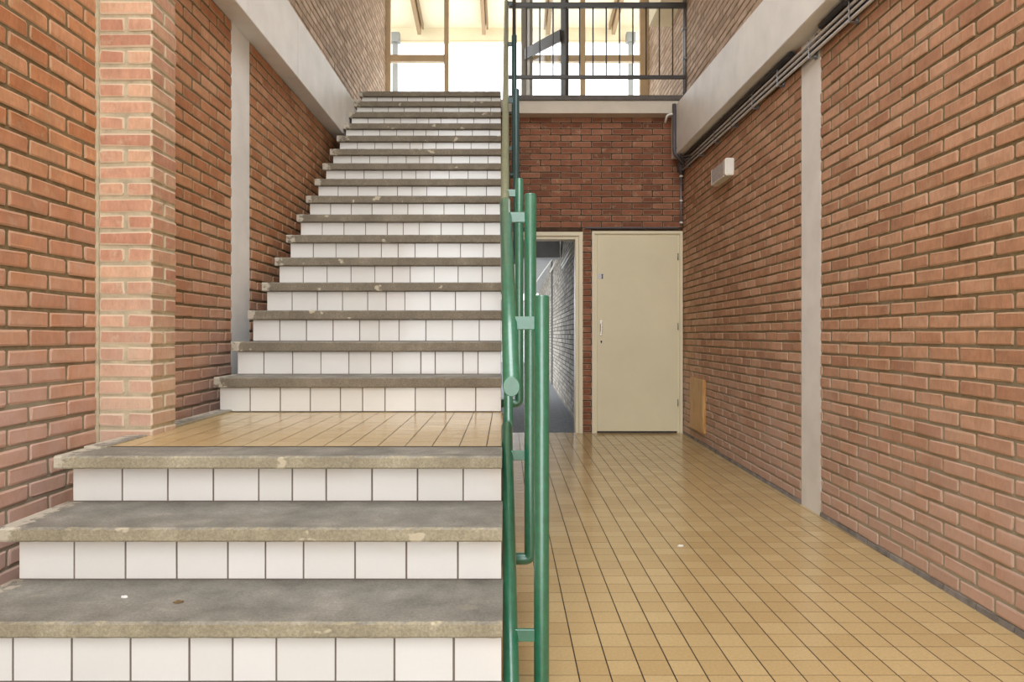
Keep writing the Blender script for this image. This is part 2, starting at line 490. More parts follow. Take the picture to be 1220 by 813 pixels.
# left wall
o = brick_wall('wall_left', (-ZR, 0, 0), (0, 1, 0), (1, 0, 0), -2.6, YW + 0.05, -0.05, EYE + 2.2, [M['brick_left'], M['mortar_dark']],
               phu=2.499 - 12 * PITCH, phz=0.0186, parity=0, seed=3, holes=[(4.154, 4.452, -1, EYE + 1.79)])
tag(o, kind='structure')
# right wall, very slightly splayed
SL = 0.0167
k = 1 / math.hypot(1, SL)
RX0 = 1.6755
def rx(y): return RX0 + SL * y
o = brick_wall('wall_right', (RX0, 0, 0), (SL * k, k, 0), (-k, SL * k, 0), -2.6, YW + 0.05, 0.0186, EYE + 2.0, [M['brick_right'], M['mortar_dark']],
               phu=2.57 - 12 * PITCH, phz=0.0186, parity=0, seed=7, holes=[(4.05, 4.325, -1, EYE + 1.72)])
tag(o, kind='structure')
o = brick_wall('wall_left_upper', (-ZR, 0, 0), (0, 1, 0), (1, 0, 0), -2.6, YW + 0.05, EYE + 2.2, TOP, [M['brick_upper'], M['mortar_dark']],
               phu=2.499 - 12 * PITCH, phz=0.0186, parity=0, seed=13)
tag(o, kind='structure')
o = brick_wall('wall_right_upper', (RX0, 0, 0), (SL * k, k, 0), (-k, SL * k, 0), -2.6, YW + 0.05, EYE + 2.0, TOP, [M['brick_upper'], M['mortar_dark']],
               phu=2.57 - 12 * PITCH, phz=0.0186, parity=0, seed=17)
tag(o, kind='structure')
# skirting course at the foot of the right wall
bm = bmesh.new()
for i in range(-12, 34):
    a = 2.463 + i * PITCH; b = a + PITCH - 0.008
    if b > YB: break
    if a < 4.05 < b: b = 4.048
    elif a < 4.325 < b: a = 4.327
    elif a > 4.05 and b < 4.325: continue
    hexa(bm, [(rx(a) - 0.012, a, -0.01), (rx(a) + 0.1, a, -0.01), (rx(b) + 0.1, b, -0.01), (rx(b) - 0.012, b, -0.01),
              (rx(a) - 0.007, a, 0.021), (rx(a) + 0.1, a, 0.021), (rx(b) + 0.1, b, 0.021), (rx(b) - 0.007, b, 0.021)])
hexa(bm, [(rx(-2.6) - 0.002, -2.6, -0.01), (rx(-2.6) + 0.1, -2.6, -0.01), (rx(YB) + 0.1, YB, -0.01), (rx(YB) - 0.002, YB, -0.01),
          (rx(-2.6) - 0.002, -2.6, 0.0186), (rx(-2.6) + 0.1, -2.6, 0.0186), (rx(YB) + 0.1, YB, 0.0186), (rx(YB) - 0.002, YB, 0.0186)])
tag(obj('baseboard_right', bm, M['skirting']), kind='structure')

# rear wall with two openings
def wx(x, d=YB): return (x - VX) * d / F
def wz(y, d=YB): return EYE + (VY - y) * d / F
O1 = (-0.155, wx(694.3), 0, wz(276.5))     # open doorway
O2 = (wx(705.2), wx(813.3), 0, wz(275.5))   # closed door
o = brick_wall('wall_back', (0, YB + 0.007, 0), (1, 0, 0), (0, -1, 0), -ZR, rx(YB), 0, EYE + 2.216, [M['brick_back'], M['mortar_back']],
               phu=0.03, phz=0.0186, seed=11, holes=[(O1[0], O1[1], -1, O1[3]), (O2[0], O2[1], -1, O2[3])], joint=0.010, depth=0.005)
tag(o, kind='structure')

# brick pillar between the wall and the landing
PY0, PY1, PX1 = 2.784, 2.99, -1.354
pil = empty('brick_pillar', (-1.46, 2.88, 0))
tag(pil, 'pale mortar smeared brick pillar standing against the left wall at the landing', 'pillar')
FRS = [M['brick_pillar'], M['mortar_light']]
a = brick_wall('front_face', (0, PY0 + 0.007, 0), (1, 0, 0), (0, -1, 0), -1.557, PX1, 0.0, TOP, FRS, phz=0.0186, parity=0, seed=21, pattern='pillar', thick=0.10, depth=0.004, joint=0.013, parent=pil, bu=(-1.557, PX1 - 0.007))
b = brick_wall('side_face', (PX1 - 0.006, 0, 0), (0, 1, 0), (1, 0, 0), PY0 + 0.004, PY1, 0.0, TOP, FRS, phz=0.0186, parity=1, seed=22, pattern='pillar', thick=0.10, depth=0.005, joint=0.013, parent=pil, bu=(PY0 + 0.008, PY1))
bm = bmesh.new(); box(bm, -1.5705, -1.556, PY0 - 0.001, PY1, 0, TOP)
obj('mortar_joint', bm, M['mortar_light'], pil)

# ------------------------------------------------------------------ hall floor: ochre tiles, dark grout
def tile_floor(name, x0, x1, y0, y1, z, px_, py_, phx, phy, jx, jy, mats, seed=5, parent=None, base=0.05, clip=None, zfun=None):
    rnd = random.Random(seed)
    V, Fc, mi, rv = [], [], [], []
    def quadbox(a, b, c, d, z0, z1, m_, r):
        k = len(V); t = [rnd.uniform(-0.00025, 0.00025) for _ in range(4)] if m_ == 0 else [0] * 4
        e = 0.0
        for zz in (z0,):
            V.extend([(a, c, zz), (b, c, zz), (b, d, zz), (a, d, zz)])
        V.extend([(a + e, c + e, z1 + t[0]), (b - e, c + e, z1 + t[1]), (b - e, d - e, z1 + t[2]), (a + e, d - e, z1 + t[3])])
        for q in range(4): Fc.append((k + q, k + (q + 1) % 4, k + 4 + (q + 1) % 4, k + 4 + q)); mi.append(m_); rv.append(r)
        Fc.append((k + 4, k + 5, k + 6, k + 7)); mi.append(m_); rv.append(r)
    i0 = int(math.floor((x0 - phx) / px_)); i1 = int(math.ceil((x1 - phx) / px_))
    j0 = int(math.floor((y0 - phy) / py_)); j1 = int(math.ceil((y1 - phy) / py_))
    for i in range(i0, i1):
        for j in range(j0, j1):
            a = max(x0, phx + i * px_ + jx / 2); b = min(x1, phx + (i + 1) * px_ - jx / 2)
            c = max(y0, phy + j * py_ + jy / 2); d = min(y1, phy + (j + 1) * py_ - jy / 2)
            if b - a < 0.006 or d - c < 0.006: continue
            quadbox(a, b, c, d, z - 0.002, z, 0, rnd.random())
    quadbox(x0, x1, y0, y1, z - base, z - 0.0007, 1, 0.5)
    me = bpy.data.meshes.new(name); me.from_pydata(V, [], Fc)
    at = me.attributes.new('rnd', 'FLOAT', 'FACE'); at.data.foreach_set('value', rv)
    me.polygons.foreach_set('material_index', mi); me.update()
    return link_mesh(name, me, mats, parent)
o = tile_floor('floor', -ZR, 1.80, -2.8, YB + 0.06, 0.0, 0.0942, 0.0987, 0.0233, 2.156, 0.0042, 0.0034, [M['floor_tile'], M['floor_grout']])
tag(o, kind='structure')

# ------------------------------------------------------------------ staircase
st = empty('staircase', (-0.75, 3.0, 0))
tag(st, 'concrete staircase with white tiled risers and ochre tiled landing along the left wall', 'staircase')
LAND = EYE - 0.384
RISE, GO = 0.1735, 0.237
XL, XR = -1.43, -0.022
def xr(y): return -0.012 - 0.0088 * (y - 1.86)
rs = random.Random(4)
def tread(y0, y1, ztop, th, name='tread', x0=-1.45, seg=70, amp=0.0014, par=st, mat='tread'):
    """slab from its nose at y0 to its back at y1 with a slightly ragged front edge"""
    bm = bmesh.new()
    e = 0.006
    rows = []
    for i in range(seg + 1):
        x = x0 + (xr(y0) - x0) * i / seg
        j = lambda s=1: rs.uniform(-amp, amp) * s
        chip = rs.random() < 0.05
        c1 = 0.004 if chip else 0
        rows.append([bm.verts.new(p) for p in (
            (x, y1, ztop - th), (x, y0 + 0.004 + j(), ztop - th), (x, y0 + j(), ztop - th + 0.005),
            (x, y0 + j() + c1, ztop - e - c1), (x, y0 + e + j() + c1, ztop + j(0.3)), (x, y1, ztop))])
    for i in range(seg):
        for k in range(6):
            bm.faces.new([rows[i][k], rows[i + 1][k], rows[i + 1][(k + 1) % 6], rows[i][(k + 1) % 6]])
    bm.faces.new(rows[0]); bm.faces.new(rows[-1][::-1])
    return obj(name, bm, M[mat], par)

STD = [-1.43, -1.280, -1.130, -0.980, -0.830, -0.7196, -0.608, -0.457, -0.307, -0.156]
ALT = [(x - 604) * 3.88 / F for x in (283, 314.6, 348.8, 382.5, 415.8, 441.8, 467.5, 501.4, 518.5, 551.6, 569.6)]
def riser(y, z0, z1, joints, shift=0.0):
    rr = random.Random(int(y * 1000))
    V, Fc, mi, rv = [], [], [], []
    def bx(a, b, c, d, e, f, m_, r, tilt=False):
        k = len(V)
        t = [rr.uniform(-0.0006, 0.0006) for _ in range(4)] if tilt else [0] * 4
        g = 0.0012 if tilt else 0
        V.extend([(a, d, e), (b, d, e), (b, d, f), (a, d, f)])
        V.extend([(a + g, c + t[0], e + g), (b - g, c + t[1], e + g), (b - g, c + t[2], f - g), (a + g, c + t[3], f - g)])
        for q in range(4): Fc.append((k + q, k + (q + 1) % 4, k + 4 + (q + 1) % 4, k + 4 + q)); mi.append(m_); rv.append(r)
        Fc.append((k + 4, k + 5, k + 6, k + 7)); mi.append(m_); rv.append(r)
        Fc.append((k + 3, k + 2, k + 1, k)); mi.append(m_); rv.append(r)
    js = [XL] + [j + shift for j in joints[1:]] + [xr(y)]
    bx(XL + 0.001, xr(y) - 0.001, y + 0.0015, y + 0.02, z0, z1, 1, 0.5)
    for i in range(len(js) - 1):
        a = js[i] + (0.0015 if i else 0) + rr.uniform(-0.0006, 0.0006); b = js[i + 1] - 0.0015
        if b - a > 0.01: bx(a, b, y, y + 0.01, z0 + 0.002, z1 - 0.001, 0, rr.random(), True)
    me = bpy.data.meshes.new('riser'); me.from_pydata(V, [], Fc)
    at = me.attributes.new('rnd', 'FLOAT', 'FACE'); at.data.foreach_set('value', rv)
    me.polygons.foreach_set('material_index', mi); me.update()
    return link_mesh('riser', me, [M['white_tile'], M['tile_grout']], st)

# lower flight: (riser plane, top height, nose)
low = [(1.59, EYE - 0.886, 1.55), (1.862, EYE - 0.718, 1.822), (2.14, EYE - 0.550, 2.078), (2.407, EYE - 0.389, 2.335)]
zprev = 0.0
for i, (yr, zt, yn) in enumerate(low):
    th = 0.041
    riser(yr, zprev, zt - th, STD, shift=(0.02 if i < 2 else 0.012))
    yb = low[i + 1][0] + 0.004 if i < 3 else 2.53
    tread(yn, yb, zt, th)
    zprev = zt
# landing
LZ = EYE - 0.386
tile_floor('landing_floor', -1.37, xr(3.0) + 0.003, 2.53, 3.64, LZ, 0.0942, 0.0987, 0.0233, 2.53, 0.0034, 0.0028, [M['floor_tile'], M['floor_grout']], seed=8, parent=st)
bm = bmesh.new()
box(bm, -1.45, -1.37, 2.50, PY0 - 0.002, LZ - 0.06, LZ + 0.004, 0, 0.003)
box(bm, -1.45, -1.37, PY1 + 0.002, 3.66, LZ - 0.06, LZ + 0.012, 0, 0.004)
obj('landing_kerb', bm, M['tread'], st)
# upper flight
ups = []
for kx in range(1, 17):
    yn = 3.61 + GO * (kx - 1); yr = yn + 0.03; zt = LAND + RISE * kx
    th = 0.052
    js = ALT if kx == 2 else STD
    riser(yr, zt - RISE, zt - th, js, 0.0)
    if kx < 16: tread(yn, yn + GO + 0.034, zt, th, seg=50, mat='tread_upper')
    else: tread(yn, 7.32, zt, th, seg=50, mat='tread_upper')
    ups.append((yr, zt))
# concrete body: solid lower flight, waist slab under the upper flight
bm = bmesh.new()
prof = [(1.611, 0.0), (1.611, low[0][1] - 0.042), (1.883, low[0][1] - 0.042), (1.883, low[1][1] - 0.042), (2.161, low[1][1] - 0.042), (2.161, low[2][1] - 0.042),
        (2.428, low[2][1] - 0.042), (2.428, LZ - 0.055), (3.66, LZ - 0.055), (3.661, LZ + RISE - 0.054)]
y_ = 3.661
for kx in range(1, 16):
    z = LAND + RISE * kx - 0.054
    yy = 3.661 + GO * kx
    prof.append((yy, z)); prof.append((yy, z + RISE))
prof.append((7.32, prof[-1][1]))
prof.append((7.32, 3.0)); prof.append((3.80, 0.42)); prof.append((3.66, 0.42)); prof.append((3.66, 0.0))
prism_x(bm, prof, -1.35, -0.075)
obj('concrete_body', bm, M['ceiling_grey'], st)

# brick wall under the flight
def clip(z, a, b):
    if z < 0.42: return [(3.68, b)]
    y = 3.80 + (z - 0.42) * (7.32 - 3.80) / (3.0 - 0.42) + 0.02
    return [(y, b)] if y < b else []
o = brick_wall('wall_understairs', (-0.20, 0, 0), (0, 1, 0), (1, 0, 0), 3.67, YB, 0, 3.0, [M['brick_right'], M['mortar_dark']], phz=0.0186, seed=31, uclip=clip, back=False)
tag(o, kind='structure')
bm = bmesh.new()
prism_x(bm, [(3.67, 0), (YB, 0), (YB, 2.98), (7.30, 2.96), (3.82, 0.415), (3.67, 0.415)], -0.32, -0.20)
m_ = obj('mortar_core', bm, M['mortar_dark'], o)

# ------------------------------------------------------------------ upper floor slab and its edges
bm = bmesh.new()
box(bm, 0.0, rx(YB) - 0.02, 7.30, 7.40, EYE + 2.216, EYE + 2.341, 0)
tag(obj('trim_1', bm, M['plaster']), kind='structure')
bm = bmesh.new()
box(bm, 0.0, rx(YB) - 0.025, 7.28, 7.42, EYE + 2.341, EYE + 2.391, 0, 0.004)
tag(obj('trim_2', bm, M['slab_edge']), kind='structure')
bm = bmesh.new()
box(bm, -ZR, rx(YB) + 0.0, 7.40, YW + 0.15, EYE + 2.217, EYE + 2.388, 0)
tag(obj('floor_upper', bm, M['plaster']), kind='structure')

# ------------------------------------------------------------------ beams and columns
bm = bmesh.new()
yj = 5.07
box(bm, -ZR - 0.05, -1.4505, -2.6, yj - 0.001, EYE + 1.786, EYE + 2.216, 0, 0.004)
box(bm, -ZR - 0.05, -1.4508, yj + 0.001, 6.97, EYE + 1.786, EYE + 2.216, 0, 0.004)
box(bm, -ZR - 0.05, -1.452, yj - 0.004, yj + 0.004, EYE + 1.79, EYE + 2.21, 1)
tag(obj('trim_3', bm, [M['concrete_white'], M['tile_grout']]), kind='structure')
# right beam follows the splay of the wall
def bx_out(y): return 1.674 - SL * (7.43 - y)
def bz0(y): return EYE + 1.785 - 0.0253 * (7.43 - y)
def bz1(y): return EYE + 2.275 - 0.058 * (7.14 - y)
bm = bmesh.new()
ya, yb = -2.6, YB
pts = []
for y in (ya, yb):
    pass
hexa(bm, [(bx_out(ya), ya, bz0(ya)), (rx(ya) + 0.05, ya, bz0(ya)), (rx(yb) + 0.05, yb, bz0(yb)), (bx_out(yb), yb, bz0(yb)),
          (bx_out(ya), ya, bz1(ya)), (rx(ya) + 0.05, ya, bz1(ya)), (rx(yb) + 0.05, yb, bz1(yb)), (bx_out(yb), yb, bz1(yb))])
bmesh.ops.bevel(bm, geom=list(bm.edges), offset=0.004, segments=2, affect='EDGES')
tag(obj('trim_4', bm, M['concrete_white']), kind='structure')
# concrete columns flush in the brickwork
bm = bmesh.new(); box(bm, -ZR - 0.05, -ZR + 0.0015, 4.154, 4.452, 0, EYE + 1.79, 0, 0.003)
tag(obj('trim_5', bm, M['concrete_white']), kind='structure')
bm = bmesh.new()
a, b = 4.05, 4.325
hexa(bm, [(rx(a) - 0.0035, a, 0), (rx(a) + 0.05, a, 0), (rx(b) + 0.05, b, 0), (rx(b) - 0.0035, b, 0),
          (rx(a) - 0.0035, a, bz0(a) + 0.01), (rx(a) + 0.05, a, bz0(a) + 0.01), (rx(b) + 0.05, b, bz0(b) + 0.01), (rx(b) - 0.0035, b, bz0(b) + 0.01)])
tag(obj('trim_6', bm, M['concrete_white']), kind='structure')
# high beam stub on the upper right wall
bm = bmesh.new()
hexa(bm, [(1.575, 5.6, EYE + 3.42), (rx(5.6) + .02, 5.6, EYE + 3.42), (rx(8.1) + .02, 8.1, EYE + 3.42), (1.575, 8.1, EYE + 3.42),
          (1.575, 5.6, EYE + 3.80), (rx(5.6) + .02, 5.6, EYE + 3.80), (rx(8.1) + .02, 8.1, EYE + 3.80), (1.575, 8.1, EYE + 3.80)])
tag(obj('trim_7', bm, M['cream']), kind='structure')

# ------------------------------------------------------------------ ceiling with an unseen opening, added and sized to light the hall
bm = bmesh.new()
box(bm, -1.8, -1.15, -2.8, 9.6, TOP + 0.1, TOP + 0.25)
box(bm, 1.35, 2.0, -2.8, 9.6, TOP + 0.1, TOP + 0.25)
box(bm, -1.15, 1.35, -2.8, -0.6, TOP + 0.1, TOP + 0.25)
box(bm, -1.15, 1.35, 3.6, 9.6, TOP + 0.1, TOP + 0.25)
box(bm, -1.8, -1.6, -2.8, 9.6, TOP, TOP + 0.1)
box(bm, 1.85, 2.0, -2.8, 9.6, TOP, TOP + 0.1)
tag(obj('ceiling', bm, M['plaster']), kind='structure')

# ------------------------------------------------------------------ window wall upstairs
UF = EYE + 2.388
def ux(x): return (x - VX) * YW / F
def uz(y): return EYE + (VY - y) * YW / F
wroot = empty('window_1', (-0.6, YW, UF)); tag(wroot, kind='structure')
def frame(name, x0, x1, z0, z1, parent, y0=YW - 0.03, y1=YW + 0.05, m=None):
    bm = bmesh.new(); box(bm, x0, x1, y0, y1, z0, z1, 0, 0.003)
    return obj(name, bm, m or M['brown_frame'], parent)
def pane(parent, x0, x1, z0, z1):
    bm = bmesh.new(); box(bm, x0, x1, YW + 0.01, YW + 0.018, z0, z1)
    return obj('glass_pane', bm, M['glass'], parent)
WT = TOP - 0.1
frame('window_frame', ux(459), ux(465.5), UF, WT, wroot)
frame('mullion', ux(529.3), ux(534.8), UF, WT, wroot)
frame('transom', ux(465.5), ux(529.3), uz(74), uz(66), wroot)
frame('window_head', ux(459), ux(534.8), WT, TOP + 0.1, wroot)
pane(wroot, ux(465.5), ux(529.3), UF, uz(74)); pane(wroot, ux(465.5), ux(529.3), uz(66), WT)
wr2 = empty('window_2', (0.9, YW, UF)); tag(wr2, kind='structure')
frame('window_frame', ux(762), rx(YW) + 0.01, UF, WT, wr2)
frame('window_frame', ux(621), ux(628.5), UF, WT, wr2, m=M['grey_paint'])
frame('mullion', ux(691.3), ux(697.2), UF, WT, wr2)
frame('transom', ux(628.5), ux(691.3), uz(74), uz(66.5), wr2)
frame('transom', ux(697.2), ux(762), uz(74), uz(66.5), wr2)
frame('window_head', ux(534.8), rx(YW) + 0.01, WT, TOP + 0.1, wr2)
pane(wr2, ux(628.5), ux(691.3), UF, uz(74)); pane(wr2, ux(697.2), ux(762), UF, uz(74))
pane(wr2, ux(628.5), ux(691.3), uz(66.5), WT); pane(wr2, ux(697.2), ux(762), uz(66.5), WT)
# open glazed door leaf
dr = empty('door_3', (ux(625), YW - 0.04, UF)); tag(dr, kind='structure')
H0 = Vector((ux(628.8), YW - 0.04, 0)); H1 = Vector(((675 - VX) * 8.80 / F, 8.80, 0))
dv = (H1 - H0).normalized(); nv = Vector((-dv.y, dv.x, 0))
LW = (H1 - H0).length
def leafbox(name, a, b, z0, z1, t, m, off=0.0):
    bm = bmesh.new()
    p = [H0 + dv * a + nv * (off - t / 2), H0 + dv * b + nv * (off - t / 2), H0 + dv * b + nv * (off + t / 2), H0 + dv * a + nv * (off + t / 2)]
    hexa(bm, [(q.x, q.y, z0) for q in p] + [(q.x, q.y, z1) for q in p])
    return obj(name, bm, m, dr)
leafbox('hinge_stile', 0.0, 0.07, UF + 0.01, UF + 2.2, 0.05, M['grey_paint'])
leafbox('lock_stile', LW - 0.08, LW + 0.01, UF + 0.01, UF + 2.2, 0.05, M['anthracite'])
leafbox('bottom_rail', 0.07, LW - 0.08, UF + 0.01, UF + 0.13, 0.045, M['anthracite'])
leafbox('top_rail', 0.07, LW - 0.08, UF + 2.08, UF + 2.2, 0.045, M['anthracite'])
leafbox('glass_pane', 0.07, LW - 0.08, UF + 0.13, UF + 2.08, 0.006, M['glass'])
leafbox('push_bar', 0.0, LW - 0.06, uz(73.5), uz(60.5), 0.02, M['anthracite'], -0.045)

# canopy outside with rafters and two posts
can = empty('canopy', (0.1, 10.5, UF + 2.5))
tag(can, 'cream boarded canopy roof on grey posts outside the upper window', 'canopy')
def cz(y): return EYE + 5.30 + 0.165 * (12.6 - y)
FE = 12.6
bm = bmesh.new()
prism_x(bm, [(9.75, cz(9.75)), (FE, cz(FE)), (FE, cz(FE) + 0.12), (9.75, cz(9.75) + 0.12)], -2.1, 2.3)
obj('canopy_boards', bm, M['canopy'], can)
zb = EYE + (VY - 49) * FE / F
bm = bmesh.new(); box(bm, -2.05, 2.3, FE, FE + 0.06, zb, cz(FE) + 0.1); obj('fascia_board', bm, M['canopy'], can)
bm = bmesh.new(); box(bm, -2.05, 2.3, FE - 0.01, FE + 0.07, zb - 0.012, zb + 0.004); obj('drip_edge', bm, M['brown_frame'], can)
for xx, ye in ((495.3, 43), (575.3, 43), (655, 43), (736, 43)):
    X = (xx - VX) * 12.0 / F
    for dx_, dep, wd in ((0, 0.18, 0.06), (0.06 if xx < 600 else -0.06, 0.09, 0.03)):
        bm = bmesh.new()
        y0, y1 = 9.8, 12.5
        xa, xb = X + dx_ - wd / 2, X + dx_ + wd / 2
        hexa(bm, [(xa, y0, cz(y0) - dep), (xb, y0, cz(y0) - dep), (xb, y1, cz(y1) - dep), (xa, y1, cz(y1) - dep),
                  (xa, y0, cz(y0) + 0.01), (xb, y0, cz(y0) + 0.01), (xb, y1, cz(y1) + 0.01), (xa, y1, cz(y1) + 0.01)])
        obj('rafter', bm, M['rafter'], can)
for xa, xb in ((467.3, 473.6), (748.8, 754.8)):
    d = 12.4
    bm = bmesh.new()
    x0, x1 = (xa - VX) * d / F, (xb - VX) * d / F
    box(bm, x0, x1, d, d + 0.08, 0.0, EYE + (VY - 48) * d / F, 0, 0.004)
    p = obj('post', bm, M['post_grey'], can)
    bm = bmesh.new()
    box(bm, x0 - 0.035, x1 + 0.035, d - 0.03, d + 0.11, EYE + (VY - 50) * d / F, EYE + (VY - 38.5) * d / F, 0, 0.004)
    obj('post_head', bm, M['post_grey'], can)

# ------------------------------------------------------------------ railings
R_ = 0.0212
def flat(name, a, b, hgt, th, m, parent):
    """short flat bar between two points lying on one depth"""
    bm = bmesh.new()
    a, b = Vector(a), Vector(b)
    box(bm, min(a.x, b.x), max(a.x, b.x), a.y - th / 2, a.y + th / 2, a.z - hgt / 2, a.z + hgt / 2, 0, 0.002)
    return obj(name, bm, m, parent)
# lower flight
rl = empty('stair_railing', (0.05, 2.0, 0.2))
tag(rl, 'bright green tubular stair railing beside the lower flight', 'railing', None)
def Bz(y): return EYE + 0.661 * y - 1.3006
def Cz(y): return EYE + 0.684 * y - 2.208
bm = bmesh.new(); tube(bm, [(0.0108, 1.776, Bz(1.776)), (-0.0055, 2.70, Bz(2.70))], R_, 32, bevel=0.002, vcut=True); obj('handrail', bm, M['green'], rl)
bm = bmesh.new(); tube(bm, [(0.018, 1.45, Cz(1.45)), (-0.001, 2.72, Cz(2.72))], R_, 32, bevel=0.003, vcut=True); obj('lower_rail', bm, M['green'], rl)
for (y, X, top, bot) in ((2.016, 0.0955, EYE + (VY - 352) * 2.016 / F, 0.0225), (2.60, 0.0830, EYE + (VY - 231) * 2.60 / F, EYE + (VY - 666) * 2.60 / F)):
    bm = bmesh.new()
    tube(bm, bent((X, y, top), (X, y, bot), (-0.07, y, bot), 0.022, 6), R_, 28, bevel=0.004)
    obj('post', bm, M['green'], rl)
    xb = 0.0075 - 0.019 * (y - 2.0)
    flat('connector', (xb + 0.014, y, Bz(y)), (X - 0.012, y, Bz(y)), 0.037, 0.012, M['green'], rl)
    flat('connector', (xb + 0.014, y, Cz(y)), (X - 0.012, y, Cz(y)), 0.034, 0.012, M['green'], rl)
# upper flight
ru = empty('stair_railing', (0.03, 5.5, 1.5))
tag(ru, 'tubular stair railing with olive handrail climbing the upper flight to the balcony', 'railing')
def Az(y): return EYE + 0.735 * y - 2.029
bm = bmesh.new(); tube(bm, [(-0.011, 3.42, Az(3.42)), (-0.006, 7.24, EYE + 3.30)], R_, 28, bevel=0.003, vcut=True); obj('handrail', bm, M['olive'], ru)['label'] = 'olive handrail'
bm = bmesh.new(); tube(bm, [(0.007, 3.36, Az(3.36) - 0.86), (-0.006, 7.2, Az(7.2) - 0.86)], R_, 24, bevel=0.003, vcut=True); obj('lower_rail', bm, M['green'], ru)
for i, y in enumerate((3.75, 4.9, 6.02, 7.2)):
    X = (0.063, 0.062, 0.060, 0.071)[i]
    ztop = Az(y) + 0.075 if i < 3 else EYE + 3.46
    zb_ = Az(y) - 1.08
    bm = bmesh.new()
    tube(bm, bent((X, y, ztop), (X, y, zb_), (-0.09, y, zb_), 0.024, 6), R_ if i < 3 else 0.018, 24, bevel=0.004)
    obj('post', bm, M['green'] if i == 0 else M['teal'] if i < 3 else M['anthracite'], ru)
    zc = Az(y) if i < 3 else EYE + 3.27
    flat('connector', (0.0, y, zc), (X - 0.012, y, zc), 0.037, 0.012, M['green'] if i == 0 else M['teal'], ru)
    if i < 3: flat('connector', (0.0, y, Az(y) - 0.86), (X - 0.012, y, Az(y) - 0.86), 0.035, 0.012, M['green'] if i == 0 else M['teal'], ru)
# balcony railing
YR = 7.28
br = empty('balcony_railing', (0.9, YR, EYE + 2.39))
tag(br, 'dark steel balcony railing with thin upright bars along the upper floor edge', 'railing')
bz_ = lambda y: EYE + (VY - y) * YR / F
bxx = lambda x: (x - VX) * YR / F
bm = bmesh.new(); box(bm, bxx(606), bxx(816.5), YR - 0.02, YR + 0.02, bz_(9.6), bz_(3.6), 0, 0.003); obj('top_rail', bm, M['anthracite'], br)
bm = bmesh.new(); box(bm, bxx(606), bxx(816.5), YR - 0.015, YR + 0.015, bz_(94.2), bz_(90.0), 0, 0.003); obj('bottom_rail', bm, M['anthracite'], br)
for i in range(12):
    x = bxx(627.3 + i * 15.83)
    bm = bmesh.new(); tube(bm, [(x, YR, bz_(91)), (x, YR, bz_(8))], 0.0072, 8); obj('baluster', bm, M['anthracite'], br)
bm = bmesh.new(); tube(bm, [(bxx(816.5), YR + 0.03, EYE + 2.37), (bxx(816.5), YR + 0.03, EYE + 3.6)], 0.017, 16); obj('wall_post', bm, M['galv'], br)['label'] = 'galvanised wall post'
for z in (2.75, 3.05):
    bm = bmesh.new(); box(bm, bxx(813.5), bxx(819.5), YR, YR + 0.05, EYE + z, EYE + z + 0.02); obj('clamp', bm, M['galv'], br)

# ------------------------------------------------------------------ doors in the rear wall
def door_frame(name, x0, x1, z1, jw, root):
    bm = bmesh.new()
    y0, y1 = YB - 0.012, YB + 0.16
    for (a, b, c, d, yy) in ((x0, x0 + jw * 0.55, 0.0, z1, y0), (x0 + jw * 0.55, x0 + jw, 0.0, z1 - jw * 0.55, y0 + 0.02),
                             (x1 - jw * 0.55, x1, 0.0, z1, y0), (x1 - jw, x1 - jw * 0.55, 0.0, z1 - jw * 0.55, y0 + 0.02),
                             (x0 + jw * .55, x1 - jw * .55, z1 - jw * 0.55, z1, y0), (x0 + jw, x1 - jw, z1 - jw, z1 - jw * 0.55, y0 + 0.02)):
        box(bm, a, b, yy, y1, c, d, 0, 0.003)
    return obj('door_frame', bm, M['cream'], root)
d1 = empty('door_1', ((O1[0] + O1[1]) / 2, YB, 0)); tag(d1, kind='structure')
door_frame('door_frame', O1[0], O1[1], O1[3], 0.075, d1)
d2 = empty('door_2', ((O2[0] + O2[1]) / 2, YB, 0)); tag(d2, kind='structure')
door_frame('door_frame', O2[0], O2[1], O2[3], 0.054, d2)
lx0, lx1, lz0, lz1 = wx(711.5), wx(807.2), wz(514), wz(281.3)
bm = bmesh.new(); box(bm, lx0, lx1, YB + 0.0, YB + 0.04, lz0, lz1, 0, 0.002); leaf = obj('door_leaf', bm, M['cream_door'], d2)
bm = bmesh.new(); box(bm, lx0 - 0.01, lx1 + 0.01, YB + 0.03, YB + 0.16, 0.0, 0.03, 0); obj('threshold', bm, M['slab_edge'], d2)
# handle: plate + grip, keyhole, sticker, hinges
hx0, hx1 = wx(714.2), wx(717.8)
bm = bmesh.new()
box(bm, hx0 + 0.004, hx1 - 0.004, YB - 0.006, YB, wz(400), wz(381.5), 0, 0.002)
box(bm, hx0 + 0.006, hx1 - 0.006, YB - 0.045, YB - 0.033, wz(397.3), wz(384.3), 0, 0.004)
box(bm, hx0 + 0.008, hx1 - 0.008, YB - 0.04, YB - 0.004, wz(386.2), wz(384.5), 0, 0.002)
box(bm, hx0 + 0.008, hx1 - 0.008, YB - 0.04, YB - 0.004, wz(397.2), wz(395.5), 0, 0.002)
o = obj('pull_handle', bm, M['chrome'], d2); o['label'] = 'bright metal pull handle'
bm = bmesh.new(); tube(bm, [(wx(716.4), YB - 0.004, wz(407)), (wx(716.4), YB + 0.004, wz(407))], 0.009, 12); box(bm, wx(716.4) - 0.004, wx(716.4) + 0.004, YB - 0.004, YB + 0.003, wz(409.3), wz(407))
obj('keyhole', bm, M['black'], d2)
bm = bmesh.new(); box(bm, wx(712.3), wx(718.6), YB - 0.003, YB + 0.001, wz(332.6), wz(326.2))
sg = obj('sticker', bm, M['conduit'], d2)
